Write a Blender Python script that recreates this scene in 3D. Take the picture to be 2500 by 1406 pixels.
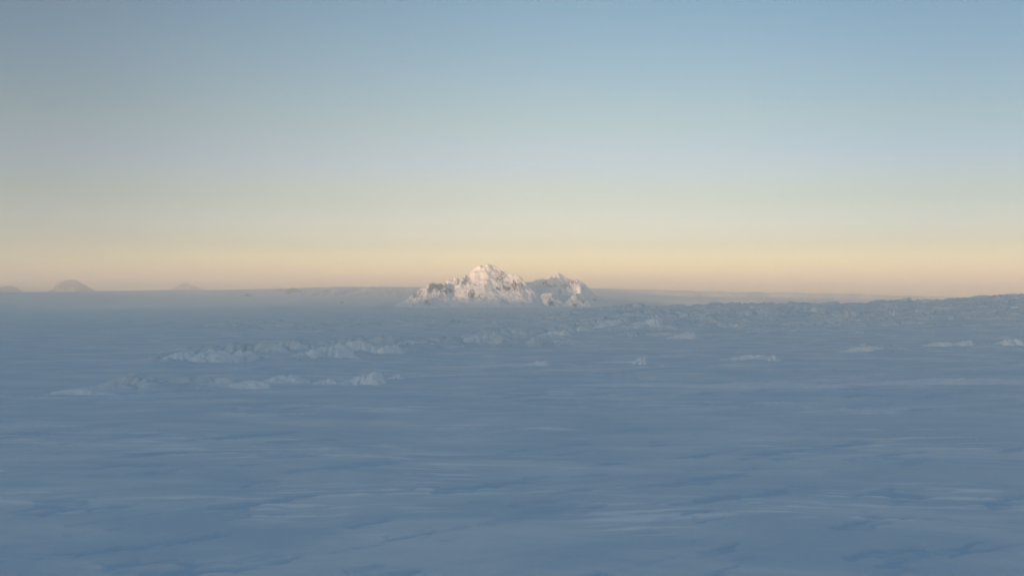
import bpy, math
import numpy as np
R = math.radians
C = bpy.context.scene.collection
for o in list(bpy.data.objects): bpy.data.objects.remove(o)

# ------------------------------------------------------------ camera
F = 2680.0          # focal length in pixels of the 2500 px wide photograph
EYE = 60.0
HOR = 722.0         # eye-level row of the photograph
cam = bpy.data.cameras.new('camera'); cam.sensor_width = 36; cam.lens = F / 2500 * 36
cam.clip_start = 1; cam.clip_end = 200000
co = bpy.data.objects.new('camera', cam); C.objects.link(co)
co.location = (0, 0, EYE); co.rotation_euler = (R(90) + math.atan((HOR - 703) / F), 0, 0)
bpy.context.scene.camera = co

# ------------------------------------------------------------ sky and sun
SUN_EL = R(3.1)
SUN_AZ = R(50)      # light travels towards +Y turned 50 degrees to the right (sun behind the camera, left)
w = bpy.data.worlds.new('World'); bpy.context.scene.world = w; w.use_nodes = True
nt = w.node_tree; N = nt.nodes; L = nt.links
bg = N['Background']
sky = N.new('ShaderNodeTexSky'); sky.sky_type = 'NISHITA'; sky.sun_disc = False
sky.sun_elevation = SUN_EL; sky.sun_rotation = math.pi + SUN_AZ
sky.altitude = 0; sky.air_density = 1.0; sky.dust_density = 0.6; sky.ozone_density = 2.0
SKY_STRENGTH = 0.15
tc = N.new('ShaderNodeTexCoord'); sep = N.new('ShaderNodeSeparateXYZ'); L.new(tc.outputs['Generated'], sep.inputs[0])
ramp = N.new('ShaderNodeValToRGB'); L.new(sep.outputs['Z'], ramp.inputs[0])
SKY_TINT = [(0.0, (3.1, 4.0, 5.6)), (.02, (2.25, 3.0, 4.5)), (.045, (1.12, 1.46, 2.75)), (.085, (1.0, 1.09, 1.50)), (.12, (.98, 1.0, 1.34)), (.155, (.94, .96, 1.06)), (.26, (.64, .82, .92)), (.5, (.80, .97, 1.05))]
cr = ramp.color_ramp
while len(cr.elements) > 1: cr.elements.remove(cr.elements[-1])
cr.elements[0].position = SKY_TINT[0][0]; cr.elements[0].color = (*SKY_TINT[0][1], 1)
for p, c in SKY_TINT[1:]:
    e = cr.elements.new(p); e.color = (*c, 1)
mul = N.new('ShaderNodeVectorMath'); mul.operation = 'MULTIPLY'
L.new(sky.outputs[0], mul.inputs[0]); L.new(ramp.outputs[0], mul.inputs[1])
ramp2 = N.new('ShaderNodeValToRGB'); cr2 = ramp2.color_ramp      # the sky is a little dimmer towards both sides
mpx = N.new('ShaderNodeMapRange'); mpx.inputs['From Min'].default_value = -1; mpx.inputs['From Max'].default_value = 1
L.new(sep.outputs['X'], mpx.inputs['Value']); L.new(mpx.outputs[0], ramp2.inputs[0]); cr2.interpolation = 'B_SPLINE'
while len(cr2.elements) > 1: cr2.elements.remove(cr2.elements[-1])
SKY_SIDE = [(-1, 1.3), (-.75, 1.2), (-.55, .72), (-.4, .60), (-.25, .86), (-.05, 1.0), (.1, .97), (.25, .84), (.4, .64), (.55, .75), (.75, 1.2), (1, 1.3)]
for i, (p, v) in enumerate(SKY_SIDE):
    e = cr2.elements[0] if i == 0 else cr2.elements.new((p + 1) / 2)
    e.position = (p + 1) / 2; e.color = (v ** 1.6, v, v ** .7, 1)
mul2 = N.new('ShaderNodeVectorMath'); mul2.operation = 'MULTIPLY'
L.new(mul.outputs[0], mul2.inputs[0]); L.new(ramp2.outputs[0], mul2.inputs[1])
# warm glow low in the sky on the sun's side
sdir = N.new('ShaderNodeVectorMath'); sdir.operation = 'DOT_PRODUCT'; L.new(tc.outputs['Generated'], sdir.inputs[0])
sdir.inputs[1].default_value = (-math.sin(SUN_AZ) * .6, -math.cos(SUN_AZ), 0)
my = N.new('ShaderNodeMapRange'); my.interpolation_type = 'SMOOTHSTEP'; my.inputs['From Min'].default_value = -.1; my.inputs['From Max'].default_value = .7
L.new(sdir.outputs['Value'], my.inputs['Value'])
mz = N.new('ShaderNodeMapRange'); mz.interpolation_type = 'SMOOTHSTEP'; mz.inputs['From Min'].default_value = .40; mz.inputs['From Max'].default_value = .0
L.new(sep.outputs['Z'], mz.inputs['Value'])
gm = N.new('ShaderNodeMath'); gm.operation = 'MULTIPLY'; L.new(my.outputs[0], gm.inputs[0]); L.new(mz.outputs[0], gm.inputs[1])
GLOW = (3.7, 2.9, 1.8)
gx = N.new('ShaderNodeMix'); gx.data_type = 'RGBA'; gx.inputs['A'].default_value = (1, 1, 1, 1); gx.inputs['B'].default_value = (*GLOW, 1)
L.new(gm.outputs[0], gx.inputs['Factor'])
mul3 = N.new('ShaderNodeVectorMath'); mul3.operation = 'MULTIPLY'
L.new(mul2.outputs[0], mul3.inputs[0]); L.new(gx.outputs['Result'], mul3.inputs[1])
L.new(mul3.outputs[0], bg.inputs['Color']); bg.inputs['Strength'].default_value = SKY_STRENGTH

sl = bpy.data.lights.new('sun', 'SUN'); sl.energy = 5.0; sl.angle = R(0.5); sl.color = (1.0, 0.58, 0.32)
so = bpy.data.objects.new('sun', sl); C.objects.link(so); so.location = (0, 0, 900)
so.rotation_euler = (math.pi / 2 - SUN_EL, 0, -SUN_AZ)
vs = bpy.context.scene.view_settings
vs.view_transform = 'Standard'; vs.look = 'None'; vs.gamma = 1; vs.use_curve_mapping = False; vs.exposure = 1.27

# ------------------------------------------------------------ helpers
def _hash(ix, iy, s):
    h = (ix.astype(np.int64) * 374761393 + iy.astype(np.int64) * 668265263 + s * 974634777) & 0xFFFFFFFF
    h = ((h ^ (h >> 13)) * 1274126177) & 0xFFFFFFFF
    h = ((h ^ (h >> 16)) * 2246822519) & 0xFFFFFFFF
    return (h ^ (h >> 15)) & 0xFFFFFF
def rnd(ix, iy, s): return _hash(ix, iy, s) / float(0xFFFFFF)
def noise(x, y, s=0):
    ix = np.floor(x); iy = np.floor(y); fx = x - ix; fy = y - iy
    ix = ix.astype(np.int64); iy = iy.astype(np.int64)
    u = fx * fx * fx * (fx * (fx * 6 - 15) + 10); v = fy * fy * fy * (fy * (fy * 6 - 15) + 10)
    def g(dx, dy):
        a = rnd(ix + dx, iy + dy, s) * 2 * np.pi
        return np.cos(a) * (fx - dx) + np.sin(a) * (fy - dy)
    a = g(0, 0); b = g(1, 0); c = g(0, 1); d = g(1, 1)
    return 1.5 * ((a * (1 - u) + b * u) * (1 - v) + (c * (1 - u) + d * u) * v)
def fbm(x, y, o=4, s=0, g=0.5):
    t = 0; a = 1
    for i in range(o):
        t = t + a * noise(x, y, s + i * 17); x = x * 2.03 + 5.1; y = y * 2.03 + 1.7; a *= g
    return t
def ridged(x, y, o=4, s=0, g=0.5):
    t = 0; a = 1; n = 0
    for i in range(o):
        t = t + a * (1 - np.abs(noise(x, y, s + i * 17)) * 1.6); n += a
        x = x * 2.03 + 5.1; y = y * 2.03 + 1.7; a *= g
    return t / n
def blocks(x, y, s=0):
    """tilted slabs: every jittered cell is a block with its own height and tilt"""
    ix = np.floor(x).astype(np.int64); iy = np.floor(y).astype(np.int64)
    b1 = np.full(x.shape, 9.0); b2 = np.full(x.shape, 9.0); h = np.zeros(x.shape)
    for dx in (-1, 0, 1):
        for dy in (-1, 0, 1):
            cx = ix + dx; cy = iy + dy
            px = cx + 0.1 + 0.8 * rnd(cx, cy, s); py = cy + 0.1 + 0.8 * rnd(cx, cy, s + 1)
            qx = x - px; qy = y - py; d = np.hypot(qx, qy)
            hh = rnd(cx, cy, s + 2) ** 1.5 + (rnd(cx, cy, s + 3) - .35) * 1.1 * qx + (rnd(cx, cy, s + 4) - .25) * 1.1 * qy
            m = d < b1
            b2 = np.where(m, b1, np.minimum(b2, d)); h = np.where(m, hh, h); b1 = np.where(m, d, b1)
    return np.clip(h, 0, 2) * sm((b2 - b1) / 0.22)
def sm(t):
    t = np.clip(t, 0, 1); return t * t * (3 - 2 * t)
def gs(t): return np.exp(-t * t)
def interp(x, pts):
    return np.interp(x, [p[0] for p in pts], [p[1] for p in pts])
def tag(o, label=None, cat=None, group=None, kind=None):
    if label: o['label'] = label
    if cat: o['category'] = cat
    if group: o['group'] = group
    if kind: o['kind'] = kind
    return o
def grid_mesh(name, X, Y, Z, mat, attrs=None, smooth=True, closed=False):
    nr, nc = X.shape
    me = bpy.data.meshes.new(name)
    me.vertices.add(nr * nc)
    me.vertices.foreach_set('co', np.stack([X, Y, Z], -1).astype(np.float32).ravel())
    idx = np.arange(nr * nc).reshape(nr, nc)
    q = np.stack([idx[:-1, :-1], idx[:-1, 1:], idx[1:, 1:], idx[1:, :-1]], -1).reshape(-1, 4)
    if closed:
        q2 = np.stack([idx[:-1, -1], idx[:-1, 0], idx[1:, 0], idx[1:, -1]], -1).reshape(-1, 4)
        q = np.concatenate([q, q2])
    me.loops.add(q.size); me.loops.foreach_set('vertex_index', q.astype(np.int32).ravel())
    me.polygons.add(len(q)); me.polygons.foreach_set('loop_start', np.arange(0, q.size, 4, dtype=np.int32))
    me.polygons.foreach_set('loop_total', np.full(len(q), 4, dtype=np.int32))
    me.polygons.foreach_set('use_smooth', np.full(len(q), smooth))
    me.update(calc_edges=True)
    for k, v in (attrs or {}).items():
        a = me.attributes.new(k, 'FLOAT', 'POINT'); a.data.foreach_set('value', v.astype(np.float32).ravel())
    me.materials.append(mat)
    o = bpy.data.objects.new(name, me); C.objects.link(o)
    return o

# ------------------------------------------------------------ materials
def snow_material(name, snow=(0.83, 0.86, 0.90), firn=(0.60, 0.70, 0.80), rock=None, streak=(1, 1), bump=0.4, bscale=1.0, mixlo=.42, mixhi=.68, crust=False, fine=(.3, .3, .3)):
    m = bpy.data.materials.new(name); m.use_nodes = True
    n = m.node_tree.nodes; l = m.node_tree.links
    p = n['Principled BSDF']; p.inputs['Roughness'].default_value = 0.75
    p.inputs['Specular IOR Level'].default_value = 0.25
    g = n.new('ShaderNodeNewGeometry')
    mp = n.new('ShaderNodeMapping'); mp.inputs['Scale'].default_value = (streak[0], streak[1], (streak[0] + streak[1]) / 2)
    mp.inputs['Rotation'].default_value = (0, 0, R(-4))
    l.new(g.outputs['Position'], mp.inputs['Vector'])
    nz = n.new('ShaderNodeTexNoise'); nz.inputs['Scale'].default_value = 1; nz.inputs['Detail'].default_value = 6
    nz.inputs['Roughness'].default_value = .62; nz.inputs['Distortion'].default_value = .6
    l.new(mp.outputs[0], nz.inputs['Vector'])
    mr = n.new('ShaderNodeMapRange'); mr.interpolation_type = 'SMOOTHSTEP'
    mr.inputs['From Min'].default_value = mixlo; mr.inputs['From Max'].default_value = mixhi
    l.new(nz.outputs['Fac'], mr.inputs['Value'])
    mx = n.new('ShaderNodeMix'); mx.data_type = 'RGBA'
    mx.inputs['A'].default_value = (*firn, 1); mx.inputs['B'].default_value = (*snow, 1)
    l.new(mr.outputs[0], mx.inputs['Factor'])
    col = mx.outputs['Result']
    if rock:
        at = n.new('ShaderNodeAttribute'); at.attribute_name = 'rock'
        rn = n.new('ShaderNodeTexNoise'); rn.inputs['Scale'].default_value = .08; rn.inputs['Detail'].default_value = 5
        l.new(g.outputs['Position'], rn.inputs['Vector'])
        rc = n.new('ShaderNodeMix'); rc.data_type = 'RGBA'
        rc.inputs['A'].default_value = (*rock, 1); rc.inputs['B'].default_value = (*[c * 2.0 for c in rock], 1)
        l.new(rn.outputs['Fac'], rc.inputs['Factor'])
        m2 = n.new('ShaderNodeMix'); m2.data_type = 'RGBA'
        l.new(at.outputs['Fac'], m2.inputs['Factor']); l.new(col, m2.inputs['A']); l.new(rc.outputs['Result'], m2.inputs['B'])
        col = m2.outputs['Result']
    if crust:
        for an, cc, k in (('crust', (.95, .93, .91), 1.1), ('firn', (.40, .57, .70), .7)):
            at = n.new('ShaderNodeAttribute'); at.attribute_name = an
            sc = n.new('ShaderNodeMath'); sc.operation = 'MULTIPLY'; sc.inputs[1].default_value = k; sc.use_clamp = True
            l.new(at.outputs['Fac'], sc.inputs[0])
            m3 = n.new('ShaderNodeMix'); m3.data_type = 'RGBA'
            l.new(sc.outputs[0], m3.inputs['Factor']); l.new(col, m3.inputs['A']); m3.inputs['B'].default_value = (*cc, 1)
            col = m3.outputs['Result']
    l.new(col, p.inputs['Base Color'])
    b = n.new('ShaderNodeBump'); b.inputs['Strength'].default_value = bump; b.inputs['Distance'].default_value = bscale
    l.new(nz.outputs['Fac'], b.inputs['Height'])
    mp2 = n.new('ShaderNodeMapping'); mp2.inputs['Scale'].default_value = (fine[0], fine[1], (fine[0] + fine[1]) / 2); mp2.inputs['Rotation'].default_value = (0, 0, R(5))
    l.new(g.outputs['Position'], mp2.inputs['Vector'])
    n2 = n.new('ShaderNodeTexNoise'); n2.inputs['Scale'].default_value = 1; n2.inputs['Detail'].default_value = 5; n2.inputs['Roughness'].default_value = .6
    l.new(mp2.outputs[0], n2.inputs['Vector'])
    b2 = n.new('ShaderNodeBump'); b2.inputs['Strength'].default_value = .7; b2.inputs['Distance'].default_value = fine[2]
    l.new(n2.outputs['Fac'], b2.inputs['Height']); l.new(b.outputs[0], b2.inputs['Normal']); l.new(b2.outputs[0], p.inputs['Normal'])
    return m
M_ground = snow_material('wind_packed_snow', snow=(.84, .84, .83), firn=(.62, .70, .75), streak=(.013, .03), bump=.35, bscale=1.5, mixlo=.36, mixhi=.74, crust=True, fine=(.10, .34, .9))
M_ice = snow_material('ice_block_snow', snow=(.90, .89, .88), firn=(.80, .83, .86), streak=(.08, .2), bump=.4, bscale=.8)
M_mount = snow_material('mountain_snow', snow=(.86, .86, .87), firn=(.76, .79, .83), rock=(.055, .047, .042), streak=(.03, .03), bump=.3, bscale=3)
M_far = snow_material('distant_snow', snow=(.8, .8, .8), firn=(.5, .5, .5), rock=(.10, .09, .08), streak=(.004, .004), bump=.2, bscale=5)

# ------------------------------------------------------------ terrain
SIL_FAR = [(-600, 716), (0, 714), (120, 713), (240, 710.5), (420, 708), (600, 706), (700, 703.5), (820, 699.5), (1000, 699.5), (1200, 701),
           (1440, 704), (1560, 707), (1700, 711), (1900, 715), (2100, 719), (2300, 726), (2500, 730), (3200, 735)]
SIL_RISE = [(1200, 754), (1420, 751), (1500, 747), (1600, 744.5), (1700, 742.5), (1850, 740.5), (2000, 738.5), (2100, 736.5), (2180, 735), (2260, 733),
            (2300, 729), (2345, 723), (2420, 722), (2480, 719), (2560, 717), (3200, 700)]
YD, YR = 7200.0, 2500.0
def line(px, pts, py):           # band: weight by row distance from a line in the picture's ground plane
    return py - interp(px, pts)
def ground_height(x, y, detail=True):
    yy = np.maximum(y, 60.0)
    px = 1250 + F * x / yy
    py = HOR + EYE * F / yy
    hd = EYE + (HOR - interp(px, SIL_FAR)) / F * YD
    t = np.clip((y - 3900) / (YD - 3900), 0, 1)
    za = hd * t ** 1.9
    za = za + (ridged(x / 130, y / 900, 4, 43) - .6) * 22 * sm((px - 640) / 150) * sm((1100 - px) / 100) * sm((y - 6000) / 500) * sm((YD + 100 - y) / 500)
    yn = y + fbm(x / 300, y * 0 + 2, 4, 44) * 70                  # two snowy steps on the right with a terrace between
    st1 = EYE + (HOR - interp(px, [(1400, 732), (1800, 733), (2600, 742)])) / F * 6500
    st2 = EYE + (HOR - interp(px, [(1400, 725), (1800, 726), (2600, 738)])) / F * 6850
    zb = np.interp(yn, [5200, 6380, 6500], [0, 0, 1]) * st1 + sm((yn - 6500) / 350) * (st2 - st1)
    st2 = st2 + fbm(x / 170, y * 0 + 7, 3, 46) * 7
    zb = zb + sm((np.minimum(yn, y + 60) - 7050) / 130) * np.maximum(hd - st2, 0)
    q = sm((px - 1400) / 330)
    z = (za * (1 - q) + zb * q) * np.where(y > YD, np.clip(1 - (y - YD) / 9000, 0, 1), 1)
    z = z + fbm(x / 900, y / 500, 3, 41) * 4 * sm((y - 5200) / 2000)
    hr = np.maximum(EYE + (HOR - interp(px, SIL_RISE)) / F * YR - 9.0, 0) * sm((px - 1250) / 260)
    yc = YR + fbm(x / 400, y * 0 + 3, 2, 7) * 120
    rise = hr * sm((y - 1250) / (yc - 1250)) * (1 - sm((y - yc) / 1900))
    front = sm((y - 90) / 200)
    z = z + rise * front
    z = z + fbm(x / 260, y / 200, 3, 3) * 2.2 * front * (1 - sm((y - 6000) / 2000))
    if not detail: return z
    near = gs(y / 2600)
    # serac bands
    wob = fbm(x / 160, y / 160, 3, 21)
    patch = sm((fbm(x / 90, y / 120, 3, 33) + .25) / .6)
    pyw = py + wob * 14
    A = line(px, [(300, 885), (480, 872), (760, 856), (1000, 845), (1200, 826), (1500, 812), (1800, 806), (2500, 800)], pyw)
    bandA = gs(A / 16) * (0.25 + .75 * patch) * sm((px - 200) / 350) * 9.0 * interp(px, [(1300, 1), (1600, .75), (2600, .5)])
    B = line(px, [(-100, 958), (200, 950), (520, 935), (800, 922), (1000, 915)], pyw)
    bandB = gs(B / 13) * (.15 + .85 * patch) * (1 - sm((px - 780) / 230)) * 4.0
    D = line(px, [(400, 802), (900, 796), (1400, 780)], pyw)
    bandD = gs(D / 9) * patch * 4.5 * sm((px - 350) / 200)
    E = line(px, [(1450, 880), (1850, 870), (2150, 852), (2500, 836)], pyw)
    bandE = gs(E / 7) * patch * 3.0 * sm((px - 1500) / 500)
    slope = sm((px - 1330) / 420) * sm((y - 1500) / 500) * (1 - sm((y - yc - 250) / 400)) * (.12 + .88 * sm((fbm(x / 240, y / 90, 3, 35) + .3) / .6)) * (4.2 - 3.0 * sm((y - 1950) / 350))
    far_band = gs((py - 772) / 10) * sm((px - 350) / 500) * 2.5 * patch
    amp = bandA + bandB + bandD + bandE + slope + far_band
    amp = amp * 1.25
    sel = amp > 0.05
    if sel.any():
        xs, ys, am = x[sel], y[sel], amp[sel]
        wx = fbm(xs / 14, ys / 14, 2, 5) * 5; wy = fbm(xs / 14, ys / 14, 2, 6) * 5
        h = blocks((xs + wx) / 62, (ys + wy) / 26, 90) * .95 + blocks((xs + wx) / 27, (ys + wy) / 13, 140) * .3 + fbm(xs / 9, ys / 7, 2, 66) * .08
        z[sel] += am * h * 1.25
    # sastrugi: long low ridges lying across the view
    sx = x + 9 * fbm(x / 50, y / 50, 2, 8); sy = y - .07 * x + 5 * fbm(x / 60, y / 40, 2, 9)
    k = sm((fbm(x / 110, y / 60, 3, 12) + .2) / .7)
    s1 = ridged(sx / 60, sy / 16, 4, 50) ** 3 * .8
    s2 = streaks(x, y)
    z = z + s1 * k * .5 * near * front + s2 * .38 * front
    z = z + ridged(sx / 13, sy / 5, 3, 99) ** 2 * .12 * gs(y / 900)
    z = z - hollows(x, y) * .7 * gs(y / 900)
    return z
def streaks(x, y):
    """thin tapering tongues of drifted snow, lying across the view in loose groups"""
    wx = x + 14 * fbm(x / 70, y / 50, 2, 8); wy = y - .06 * x + 4 * fbm(x / 45, y / 30, 3, 9)
    grp = sm((fbm(x / 150, y / 70, 3, 150) + .12) / .5)
    a = fbm(wx / 42, wy / 4.6, 3, 160, .55); b = fbm(wx / 90, wy / 11, 3, 170, .5)
    return (sm((a - .34) / .32) + .8 * sm((b - .42) / .3) * gs(y / 1500)) * grp * (1 - .5 * sm((y - 1500) / 1500))
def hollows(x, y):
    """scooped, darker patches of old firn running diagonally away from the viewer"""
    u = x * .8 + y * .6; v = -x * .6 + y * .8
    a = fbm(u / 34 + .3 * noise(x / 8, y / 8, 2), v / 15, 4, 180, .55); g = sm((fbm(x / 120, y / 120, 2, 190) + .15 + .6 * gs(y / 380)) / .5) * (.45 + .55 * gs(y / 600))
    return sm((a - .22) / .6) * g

hcol = 1180
th = np.concatenate([np.linspace(-180, -34, 60)[:-1], np.linspace(-34, -28, 30)[:-1], np.linspace(-28, 28, hcol), np.linspace(28, 34, 30)[1:], np.linspace(34, 180, 60)[1:-1]])
rr = [2.0, 30.0, 60.0, 100.0, 140.0]; r = 170.0
while r < 600: rr.append(r); r += max(.55, r * .0021)
while r < 2750: rr.append(r); r += 2.0 if r < 1700 else 2.6
while r < 12000: rr.append(r); r *= 1.0045
while r < 16000: rr.append(r); r *= 1.04
rr.append(17000.0)
rr = np.array(rr)
TH, RR = np.meshgrid(R(1) * th, rr)
X = RR * np.sin(TH); Y = RR * np.cos(TH)
Z = ground_height(X.copy(), Y.copy())
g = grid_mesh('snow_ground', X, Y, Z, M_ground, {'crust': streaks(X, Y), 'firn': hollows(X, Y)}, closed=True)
tag(g, 'wide blue shaded snowfield with wind carved streaks and broken ice ridges', 'snowfield', kind='structure')
def gz(x, y): return float(ground_height(np.array([[float(x)]]), np.array([[float(y)]]), False)[0, 0])

# unseen range added behind the camera to cast its shadow over the plain
def shade_range():
    c = np.array([-math.sin(SUN_AZ), -math.cos(SUN_AZ)]); t = np.array([math.cos(SUN_AZ), -math.sin(SUN_AZ)])
    D0 = 1500.0; W = 800.0
    a = np.linspace(-10000, 5000, 400); b = np.linspace(-W, W, 60)
    A, B = np.meshgrid(a, b)
    H = interp(A, [(-10000, 290), (-7500, 296), (-6100, 296), (-5700, 285), (-5300, 180), (-4700, 180), (-4200, 272), (-3850, 288), (-3300, 298), (-2500, 298), (-1500, 298), (0, 285), (5000, 230)])
    H = H + 8 * fbm(A / 700, A * 0 + .5, 4, 301)
    prof = np.clip(1 - np.abs(B) / W, 0, 1) ** 1.2
    Zh = H * prof * (1 + .25 * fbm(A / 300, B / 300, 4, 311) * (1 - prof)) * sm((10000 - np.abs(A + 0)) / 1500) - 4
    Xh = c[0] * (D0 + B) + t[0] * A; Yh = c[1] * (D0 + B) + t[1] * A
    o = grid_mesh('hill', Xh, Yh, Zh, M_far, {'rock': np.zeros(Zh.shape)})  # added sun blocker, out of view
    tag(o, 'long unseen snow covered range added behind the viewer to shade the plain', 'hill', kind='structure')
shade_range()

# ------------------------------------------------------------ main mountain
MY = 5000.0; S = MY / F
def crest(pts, v_noise=0):
    P = np.array(pts, float); d = np.concatenate([[0], np.cumsum(np.hypot(np.diff(P[:, 0]), np.diff(P[:, 2])))])
    q = np.arange(0, d[-1], 1.5)
    return np.interp(q, d, P[:, 0]), np.interp(q, d, P[:, 1]), np.interp(q, d, P[:, 2])
def comp(U, V, pts, w, p, back=1.0, side=.75):
    cu, cpy, cv = crest(pts)
    ch = 756.0 - cpy
    out = np.zeros(U.shape)
    for u, h, v in zip(cu, ch, cv):
        if h <= 0: continue
        dv = V - v
        wv = np.where(dv < 0, w, w * back)
        # foreshorten so the crest keeps its place in perspective
        d = np.sqrt(((U - u) / side) ** 2 + (dv / 1.0) ** 2 * (w / wv) ** 2)
        t = 1 - d / (w * h)
        out = np.maximum(out, h * np.clip(t, 0, 1) ** p)
    return out
def main_mountain():
    st = .8
    u = np.arange(900, 1600, st); v = np.arange(-190, 250, st * 1.25)
    U, V = np.meshgrid(u, v)
    wu = U + fbm(U / 30, V / 30, 3, 400) * 7; wv = V + fbm(U / 30, V / 30, 3, 410) * 7
    P1 = [(985, 748, -62), (1003, 726, -50), (1018, 712, -44), (1034, 705, -40), (1048, 701, -38), (1053, 693, -36), (1062, 695, -34), (1083, 696, -30), (1091, 703, -28), (1112, 711, -26), (1140, 724, -26)]
    P1b = [(1053, 694, -36), (1040, 725, -70), (1028, 746, -92)]
    P2 = [(1086, 710, 6), (1092, 692, 4), (1102, 684, 2), (1113, 683, 0), (1121, 687, 0), (1128, 684, 0), (1135, 676, -2), (1146, 675, -4), (1151, 668, 0), (1158, 661, 4), (1166, 655, 6), (1176, 652, 8),
          (1188, 649, 8), (1200, 651, 6), (1209, 655, 2), (1216, 660, -4), (1226, 665, -10), (1234, 671, -14), (1246, 672, -20), (1256, 676, -24), (1264, 676, -26), (1271, 677, -26)]
    P2b = [(1146, 676, -2), (1143, 697, -22), (1132, 716, -40)]
    P2c = [(1226, 665, -8), (1222, 690, -40), (1215, 712, -58)]
    P2d = [(1264, 677, -26), (1262, 700, -52), (1255, 716, -66)]
    P3 = [(1262, 684, 60), (1276, 688, 90), (1290, 692, 105), (1300, 691, 115), (1312, 685, 115), (1320, 682, 112), (1330, 684, 108), (1342, 684, 100), (1346, 678, 98), (1355, 670, 95), (1362, 669, 95),
          (1370, 673, 95), (1379, 679, 92), (1390, 681, 88), (1402, 685, 80), (1411, 687, 74), (1417, 693, 66), (1421, 701, 58), (1428, 709, 52), (1434, 716, 46), (1442, 724, 40), (1452, 732, 36), (1475, 740, 30)]
    P3b = [(1414, 690, 70), (1420, 706, 36), (1418, 722, 8)]
    P3c = [(1333, 684, 106), (1328, 700, 80), (1322, 716, 60)]
    P4 = [(1306, 728, -58), (1322, 721, -54), (1342, 717, -52), (1352, 723, -54), (1356, 735, -60)]
    P5 = [(1352, 746, -66), (1364, 738, -62), (1395, 736, -58), (1432, 736, -54), (1450, 744, -50)]
    P5b = [(1390, 735, -40), (1402, 722, -22), (1418, 719, 5)]
    P6 = [(1220, 748, -74), (1250, 746, -84), (1290, 750, -90)]
    Z = np.maximum.reduce([
        comp(wu, wv, P1, 2.0, 1.35), comp(wu, wv, P1b, 1.6, 1.3),
        comp(wu, wv, P2, 2.05, 1.75), comp(wu, wv, P2b, 1.2, 1.1), comp(wu, wv, P2c, 1.3, 1.1), comp(wu, wv, P2d, 1.2, 1.1),
        comp(wu, wv, P3, 2.2, 1.6), comp(wu, wv, P3b, 1.5, 1.2), comp(wu, wv, P3c, 1.5, 1.2),
        comp(wu, wv, P4, 1.6, .9), comp(wu, wv, P5, 2.1, .7), comp(wu, wv, P5b, 1.8, .9), comp(wu, wv, P6, 3, 1)])
    # apron of drifted snow
    ap = 17 * gs((U - 1180) / 130) * gs((V + 35) / 90) + 12 * gs((U - 1385) / 80) * gs((V) / 90) + 7 * gs((U - 1060) / 90) * gs((V + 40) / 60)
    Z = np.maximum(Z, ap) + .15 * np.minimum(Z, ap)
    # rock regions: (px, row, radius x, radius row, weight)
    row = 756 - Z * (1 + 0 * U)
    rg = [(1068, 702, 24, 7, 1.3), (1050, 708, 9, 14, 1.0), (1092, 713, 26, 9, .8), (1080, 725, 14, 8, .55), (1012, 722, 18, 12, .75), (1045, 738, 24, 10, .6), (1031, 712, 22, 5, .5),
          (1136, 688, 12, 13, .9), (1118, 692, 14, 8, .6), (1094, 695, 5, 6, .6), (1152, 722, 13, 12, .75), (1168, 726, 20, 7, .5),
          (1222, 680, 13, 12, .8), (1216, 668, 14, 6, .6), (1240, 705, 22, 8, .8), (1256, 700, 12, 16, .85), (1270, 700, 9, 16, .7), (1176, 654, 18, 4, .5), (1186, 653, 6, 6, .3), (1216, 708, 10, 5, .8),
          (1330, 694, 9, 8, .9), (1346, 702, 18, 5, .9), (1380, 702, 16, 12, .6), (1398, 694, 16, 10, .6), (1368, 715, 5, 9, .6), (1412, 688, 10, 5, .5), (1424, 706, 7, 10, .45), (1388, 684, 14, 4, .5),
          (1345, 742, 9, 8, 1.0), (1342, 728, 9, 8, .5), (1402, 746, 9, 6, .8), (1378, 755, 4, 4, .7), (1424, 738, 5, 6, .8), (1452, 734, 6, 2.5, .9), (1294, 752, 5, 3, .4)]
    W = np.zeros(U.shape)
    for a, b, sx, sy, k in rg: W = np.maximum(W, k * np.exp(-((U - a) / sx) ** 2 - ((row - b) / sy) ** 2))
    rn = ridged(U / 7 + V / 30, V / 11 + Z / 8, 3, 430, .6) * .75 + .15 + noise(U / 3.6 + Z / 9, Z / 2.6 + V / 8, 460) * .55
    rock = sm((W * 1.05 + rn * .9 - 1.06) / .13)
    rg2 = ridged(U / 22 + .3 * noise(U / 9, V / 9, 3), V / 34, 4, 480)
    lim = sm(Z / 12)
    Z = Z + (rg2 - .62) * 6.0 * lim * (.12 + .88 * sm(W * 2)) + fbm(U / 5, V / 5, 3, 500) * .8 * lim * (.08 + sm(W * 2)) + rock * .9
    Z = Z - 1.2
    edge = np.minimum.reduce([sm((U - 900) / 60), sm((1600 - U) / 60), sm((V + 190) / 60), sm((250 - V) / 60)])
    Z = Z * edge - 4 * (1 - edge)
    Yw = MY + V * S
    # keep crest rows: rescale laterals and heights with real distance
    k = Yw / MY
    Xw = (U - 1250) * S * (1 + (k - 1) * .9)
    Zw = Z * S
    Zw = Zw + (Yw - MY) * 0.010 * sm(Z / 20)
    base = ground_height(Xw.copy(), Yw.copy(), False)
    Zw = Zw + base * .25
    o = grid_mesh('mountain', Xw, Yw, Zw, M_mount, {'rock': rock})
    tag(o, 'rugged snow covered mountain with twin pink lit summits and dark rock patches', 'mountain', kind='structure')
main_mountain()

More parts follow.
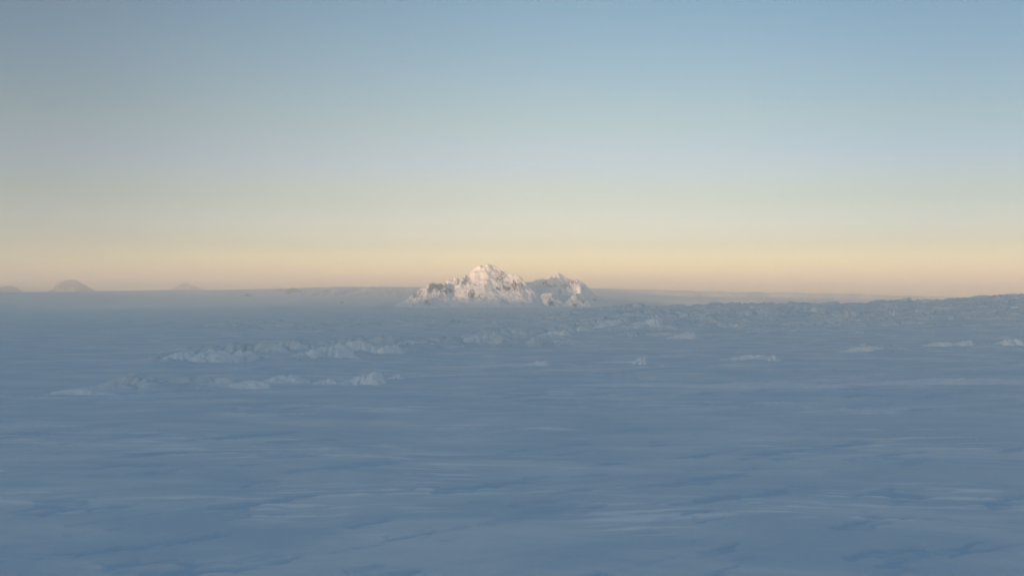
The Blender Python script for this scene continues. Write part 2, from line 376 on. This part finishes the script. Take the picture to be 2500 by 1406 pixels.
# ------------------------------------------------------------ distant mountains
def far_peak(pts, Yd, label, w, seed, rock_shade_amt, depth=40):
    s = Yd / F
    u0, u1 = pts[0][0] - 25, pts[-1][0] + 25
    base_row = 722 - (interp((u0 + u1) / 2, SIL_FAR) * 0 + 0)
    U, V = np.meshgrid(np.linspace(u0, u1, 260), np.linspace(-depth, depth, 130))
    wu = U + fbm(U / 12, V / 12, 3, seed) * 1.5
    row = interp(wu, pts)
    floor = 722.0
    crestv = fbm(U / 40, U * 0, 2, seed + 4) * 8
    t = np.clip(1 - np.abs(V - crestv) / depth, 0, 1)
    Hpx = (floor - row)
    Z = Hpx * t ** w + (ridged(U / 10, V / 12, 4, seed + 9) - .6) * 5 * t * (1 - t) * 2
    rock = sm((ridged(U / 8, V / 8, 4, seed + 20) * .7 + fbm(U / 20, V / 20, 2, seed + 30) * .5 + rock_shade_amt - 1.0) / .3)  # rock cover, partly raised to darken the peaks in place of shade
    Xw = (U - 1250) * s; Yw = Yd + V * s; Zw = EYE + (Z) * s - (1 - t) * 30
    o = grid_mesh('mountain', Xw, Yw, Zw, M_far, {'rock': rock})
    return tag(o, label, 'mountain', kind='structure')
far_peak([(-80, 716), (-40, 708), (0, 701.5), (12, 698), (30, 697.5), (38, 701), (48, 707), (60, 714)], 10000, 'low hazy rounded hill cut by the left edge of the horizon', .7, 601, 1.2)
far_peak([(100, 716), (118, 711), (130, 706), (136, 697), (140, 691), (150, 687.5), (160, 684), (176, 682.5), (188, 685), (200, 691), (212, 698), (222, 704), (240, 714)], 9200, 'grey rocky domed mountain standing hazily on the left horizon', .6, 631, 1.0)
far_peak([(405, 712), (416, 707), (430, 700), (440, 694), (451, 690), (460, 692), (474, 698), (488, 703), (500, 709)], 11500, 'small faint pointed mountain peak on the horizon right of the rocky dome', .8, 661, .75)

# ------------------------------------------------------------ rock outcrops on the far snow slope
M_rock = snow_material('outcrop_rock', rock=(.09, .08, .07), streak=(.03, .03))
def surf_dist(px, row, d0, d1):
    """distance at which the ground shows in that row"""
    for d in np.arange(d0, d1, 10.0):
        x = (px - 1250) / F * d; z = gz(x, d)
        if z >= EYE + (HOR - row) / F * d: return d, x, z
    d = (d0 + d1) / 2; x = (px - 1250) / F * d; return d, x, gz(x, d)
def outcrop(px, row, wpx, hpx, seed, label, d0=3500, d1=7200):
    d, x0, z0 = surf_dist(px, row + hpx / 2, d0, d1)
    s = d / F; wd = wpx * s * .5; dp = max(wd * .7, 25)
    A, B = np.meshgrid(np.linspace(-1.15, 1.15, 110), np.linspace(-1.15, 1.15, 60))
    q = np.hypot(A, B) + fbm(A * 2, B * 2, 4, seed) * .35
    h = np.clip(1 - q, 0, 1) ** .7 * hpx * s * 1.25 * (.55 + .6 * ridged(A * 2.5, B * 3, 4, seed + 3))
    zz = h - 2.0
    Xw = x0 + A * wd; Yw = d + B * dp
    base = ground_height(Xw.copy(), Yw.copy(), False)
    rock = sm((fbm(A * 3, B * 3, 4, seed + 8) + .55) / .3)
    o = grid_mesh('rock_outcrop', Xw, Yw, base + zz, M_rock, {'rock': rock})
    tag(o, label, 'rock outcrop', 'dark rock outcrops breaking through the far snow slope')
outcrop(716, 708, 40, 8, 701, 'largest dark rock outcrop on the far snow slope left of the mountain')
outcrop(681, 707, 20, 5, 711, 'thin dark rock outcrop just left of the largest outcrop near the horizon')
outcrop(604, 720, 20, 5, 721, 'leftmost small grey rock outcrop on the far slope')
outcrop(704, 714, 12, 5, 731, 'small rock patch directly below the largest outcrop')
outcrop(834, 737, 10, 4, 741, 'tiny dark rock pair low on the slope left of the mountain', 3500, 6500)
outcrop(1504, 748, 14, 4, 751, 'tiny dark rocks in the snow just right of the mountain foot', 3500, 6500)

# ------------------------------------------------------------ ice blocks and snow drifts
G_ICE = 'ice blocks standing out of the snowfield'
def ice_block(px, base_row, wpx, hpx, seed, label, name='ice_block', cat='ice block', group=G_ICE, steep='right', depth=None, peak=.8, rough=1.0, rise=None):
    """wind-scoured slab: long ramp on one side, broken face on the other"""
    d = EYE * F / (base_row - HOR) if rise is None else rise
    x0 = (px - 1250) / F * d; s = d / F
    wd = wpx * s * .74; hh = hpx * s * 1.08; dp = depth or max(hh * 1.6, wd * .35)
    na = int(np.clip(wpx * 1.6, 50, 220)); nb = 70
    A, B = np.meshgrid(np.linspace(-1, 1, na), np.linspace(-1, 1, nb))
    Bw = B + fbm(A * 2.2, B * 1.3, 3, seed) * .28; Aw = A + fbm(A * 2, B * 2, 3, seed + 5) * .14
    if steep == 'left': Aw = -Aw
    pk = peak * 2 - 1
    ramp = np.where(Aw < pk, np.clip((Aw + 1) / (pk + 1), 0, 1) ** 1.05, np.clip((1 - Aw) / (1 - pk) * 1.35, 0, 1) ** .8)
    ramp = np.minimum(ramp, .82 + .18 * noise(A * 2.5 + seed, B * 2, seed + 9))
    face = sm((Bw + .98) / .75) ** .8 * (1 - sm((Bw - .1) / .85))
    h = ramp * face * (.84 + .22 * blocks(A * wd / (hh * 1.5) + seed, B * dp / (hh * 1.6), seed + 30) + .12 * fbm(A * wd / (hh * 1.1), B * dp / hh, 3, seed + 20) * rough)
    h = h + .05 * rough * ridged(A * wd / (hh * 1.4), B * dp / (hh * 1.2), 3, seed + 40) * ramp * face
    h = h * sm((1 - np.abs(A)) / .12) * sm((1 - np.abs(B)) / .14)
    Xw = x0 + A * wd; Yw = d + B * dp + dp * .5
    base = ground_height(Xw.copy(), Yw.copy(), False)
    Zw = base + h * hh - .8 * s - .05 - 2.5 * (1 - sm(h / .04))
    o = grid_mesh(name, Xw, Yw, Zw, M_ice)
    tag(o, label, cat, group)
    return o
ICE = [
 (872, 934, 92, 32, 'right', 'big wedge shaped white ice block at the right end of the nearer left row', .82),
 (962, 920, 36, 12, 'right', 'small pale block lying just right of the big wedge block', .6),
 (690, 930, 90, 22, 'right', 'pale rounded ice block in the middle of the nearer left row', .45),
 (585, 944, 100, 24, 'right', 'broad flat topped ice slab left of the dark hollow in the nearer row', .8),
 (788, 932, 60, 15, 'right', 'low crumbled ice block between the wedge and the rounded block', .6),
 (372, 945, 110, 18, 'right', 'long hazy low ice slab at the left of the nearer row', .6),
 (200, 962, 130, 18, 'left', 'dim rough ice block near the left edge of the nearer row', .6),
 (735, 880, 70, 26, 'right', 'bright blunt ice block in the middle of the farther left ridge', .75),
 (815, 878, 90, 36, 'right', 'large sloping ice block right of the blunt one in the farther ridge', .3),
 (875, 862, 80, 30, 'right', 'ice block rising to a pale peak in the farther ridge', .3),
 (940, 868, 70, 22, 'right', 'ice block with stepped crest just right of the peaked block', .6),
 (990, 853, 60, 24, 'right', 'rounded ice block at the upper right of the farther ridge', .5),
 (672, 868, 60, 20, 'left', 'small toothed ice block at the left foot of the blunt block', .5),
 (590, 882, 56, 30, 'right', 'rounded hazy ice block with a dark cleft in the farther ridge', .5),
 (520, 886, 100, 34, 'right', 'wide hazy ice block with upright cracks in the farther ridge', .4),
 (440, 880, 70, 26, 'left', 'faintest hazy ice block at the left end of the farther ridge', .4),
 (1090, 840, 50, 18, 'right', 'low lump left of the pointed teeth in the ridge', .6),
 (1142, 838, 50, 22, 'right', 'cluster of pointed white ice teeth below the left mountain summit', .75),
 (1210, 836, 60, 22, 'left', 'blocky ice piece right of the pointed teeth', .7),
 (1298, 892, 60, 12, 'right', 'isolated small ice wedge alone on the flat snow below the mountain', .8),
 (1562, 888, 26, 20, 'right', 'small upright ice knob at the end of a long low drift', .7),
 (1350, 828, 70, 20, 'right', 'pale squarish ice block below the right mountain summit', .6),
 (1420, 818, 50, 16, 'left', 'narrow ice block between two pale blocks in the middle ridge', .5),
 (1575, 818, 80, 28, 'right', 'broad bright ice block in the ridge right of the mountain', .75),
 (1480, 815, 64, 18, 'right', 'low bright ice block left of the broad bright one', .6),
 (1660, 832, 60, 20, 'right', 'pale ice block set low in front of the right hand slope', .8),
 (1815, 880, 90, 16, 'right', 'long wind scoured ice block with a broken right end', .8),
 (1882, 880, 36, 14, 'right', 'small separate ice lump right of the long scoured block', .5),
 (2112, 858, 90, 17, 'right', 'smooth rounded ice hummock alone on the right hand plain', .5),
 (2290, 846, 60, 14, 'right', 'ragged ice block in the right hand row near the edge', .7),
 (2350, 846, 50, 15, 'right', 'tilted ice block in the middle of the right hand row', .7),
 (2470, 846, 56, 20, 'right', 'brightest ice block at the right end of the right hand row', .5),
]
for i, (px, br, wp, hp, st, lab, pk) in enumerate(ICE):
    ice_block(px, br, wp, hp, 800 + i * 13, lab, steep=st, peak=pk)
G_DR = 'low snow drifts lying across the plain'
DR = [
 (1500, 886, 130, 7, 'right', 'long thin snow drift trailing left from the upright ice knob', .85),
 (1215, 892, 130, 5, 'right', 'faint thin snow drift trailing left of the isolated ice wedge', .8),
 (1545, 944, 230, 8, 'right', 'wide low snow drift left of centre among the plain drifts', .6),
 (1880, 948, 300, 12, 'left', 'very broad pale snow drift on the plain right of centre', .4),
 (2310, 942, 330, 14, 'right', 'broad pale humped snow drift at the far right of the plain', .55),
]
for i, (px, br, wp, hp, st, lab, pk) in enumerate(DR):
    ice_block(px, br, wp, hp, 1300 + i * 13, lab, name='snow_drift', cat='snow drift', group=G_DR, steep=st, peak=pk, rough=.5)
G_SK = 'ice lumps on the skyline of the right hand slope'
for i, (px, row, wp, hp, lab, pk) in enumerate([
 (2185, 733, 24, 8, 'small domed ice lump on the skyline of the right hand slope', .5),
 (2262, 733, 40, 6, 'flat stepped ice lump on the skyline where the slope steepens', .85),
 (2486, 720, 22, 8, 'jagged ice lump on the skyline beside the right edge', .3)]):
    d, x0, z0 = surf_dist(px, row + 1, 1500, 2500)
    ice_block(px, 800, wp, hp, 1500 + i * 13, lab, group=G_SK, peak=pk, rise=d)

# ------------------------------------------------------------ haze
def haze(density):
    x0, x1, y0, y1, z0, z1 = -18000, 18000, -18000, 18000, -30, 322
    v = [(x0, y0, z0), (x1, y0, z0), (x1, y1, z0), (x0, y1, z0), (x0, y0, z1), (x1, y0, z1), (x1, y1, z1), (x0, y1, z1)]
    f = [(0, 3, 2, 1), (4, 5, 6, 7), (0, 1, 5, 4), (1, 2, 6, 5), (2, 3, 7, 6), (3, 0, 4, 7)]
    me = bpy.data.meshes.new('haze'); me.from_pydata(v, [], f); me.update()
    m = bpy.data.materials.new('haze'); m.use_nodes = True
    n = m.node_tree.nodes; n.remove(n['Principled BSDF'])
    p = n.new('ShaderNodeVolumePrincipled'); p.inputs['Color'].default_value = (1.0, .95, .84, 1); p.inputs['Density'].default_value = density
    p.inputs['Anisotropy'].default_value = 0.0
    m.node_tree.links.new(p.outputs[0], n['Material Output'].inputs['Volume'])
    me.materials.append(m)
    o = bpy.data.objects.new('haze', me); C.objects.link(o)
    tag(o, 'thin even haze over the whole snowfield and distant peaks', 'haze', kind='stuff')
haze(2.05e-4)
bpy.context.scene.cycles.volume_bounces = 6
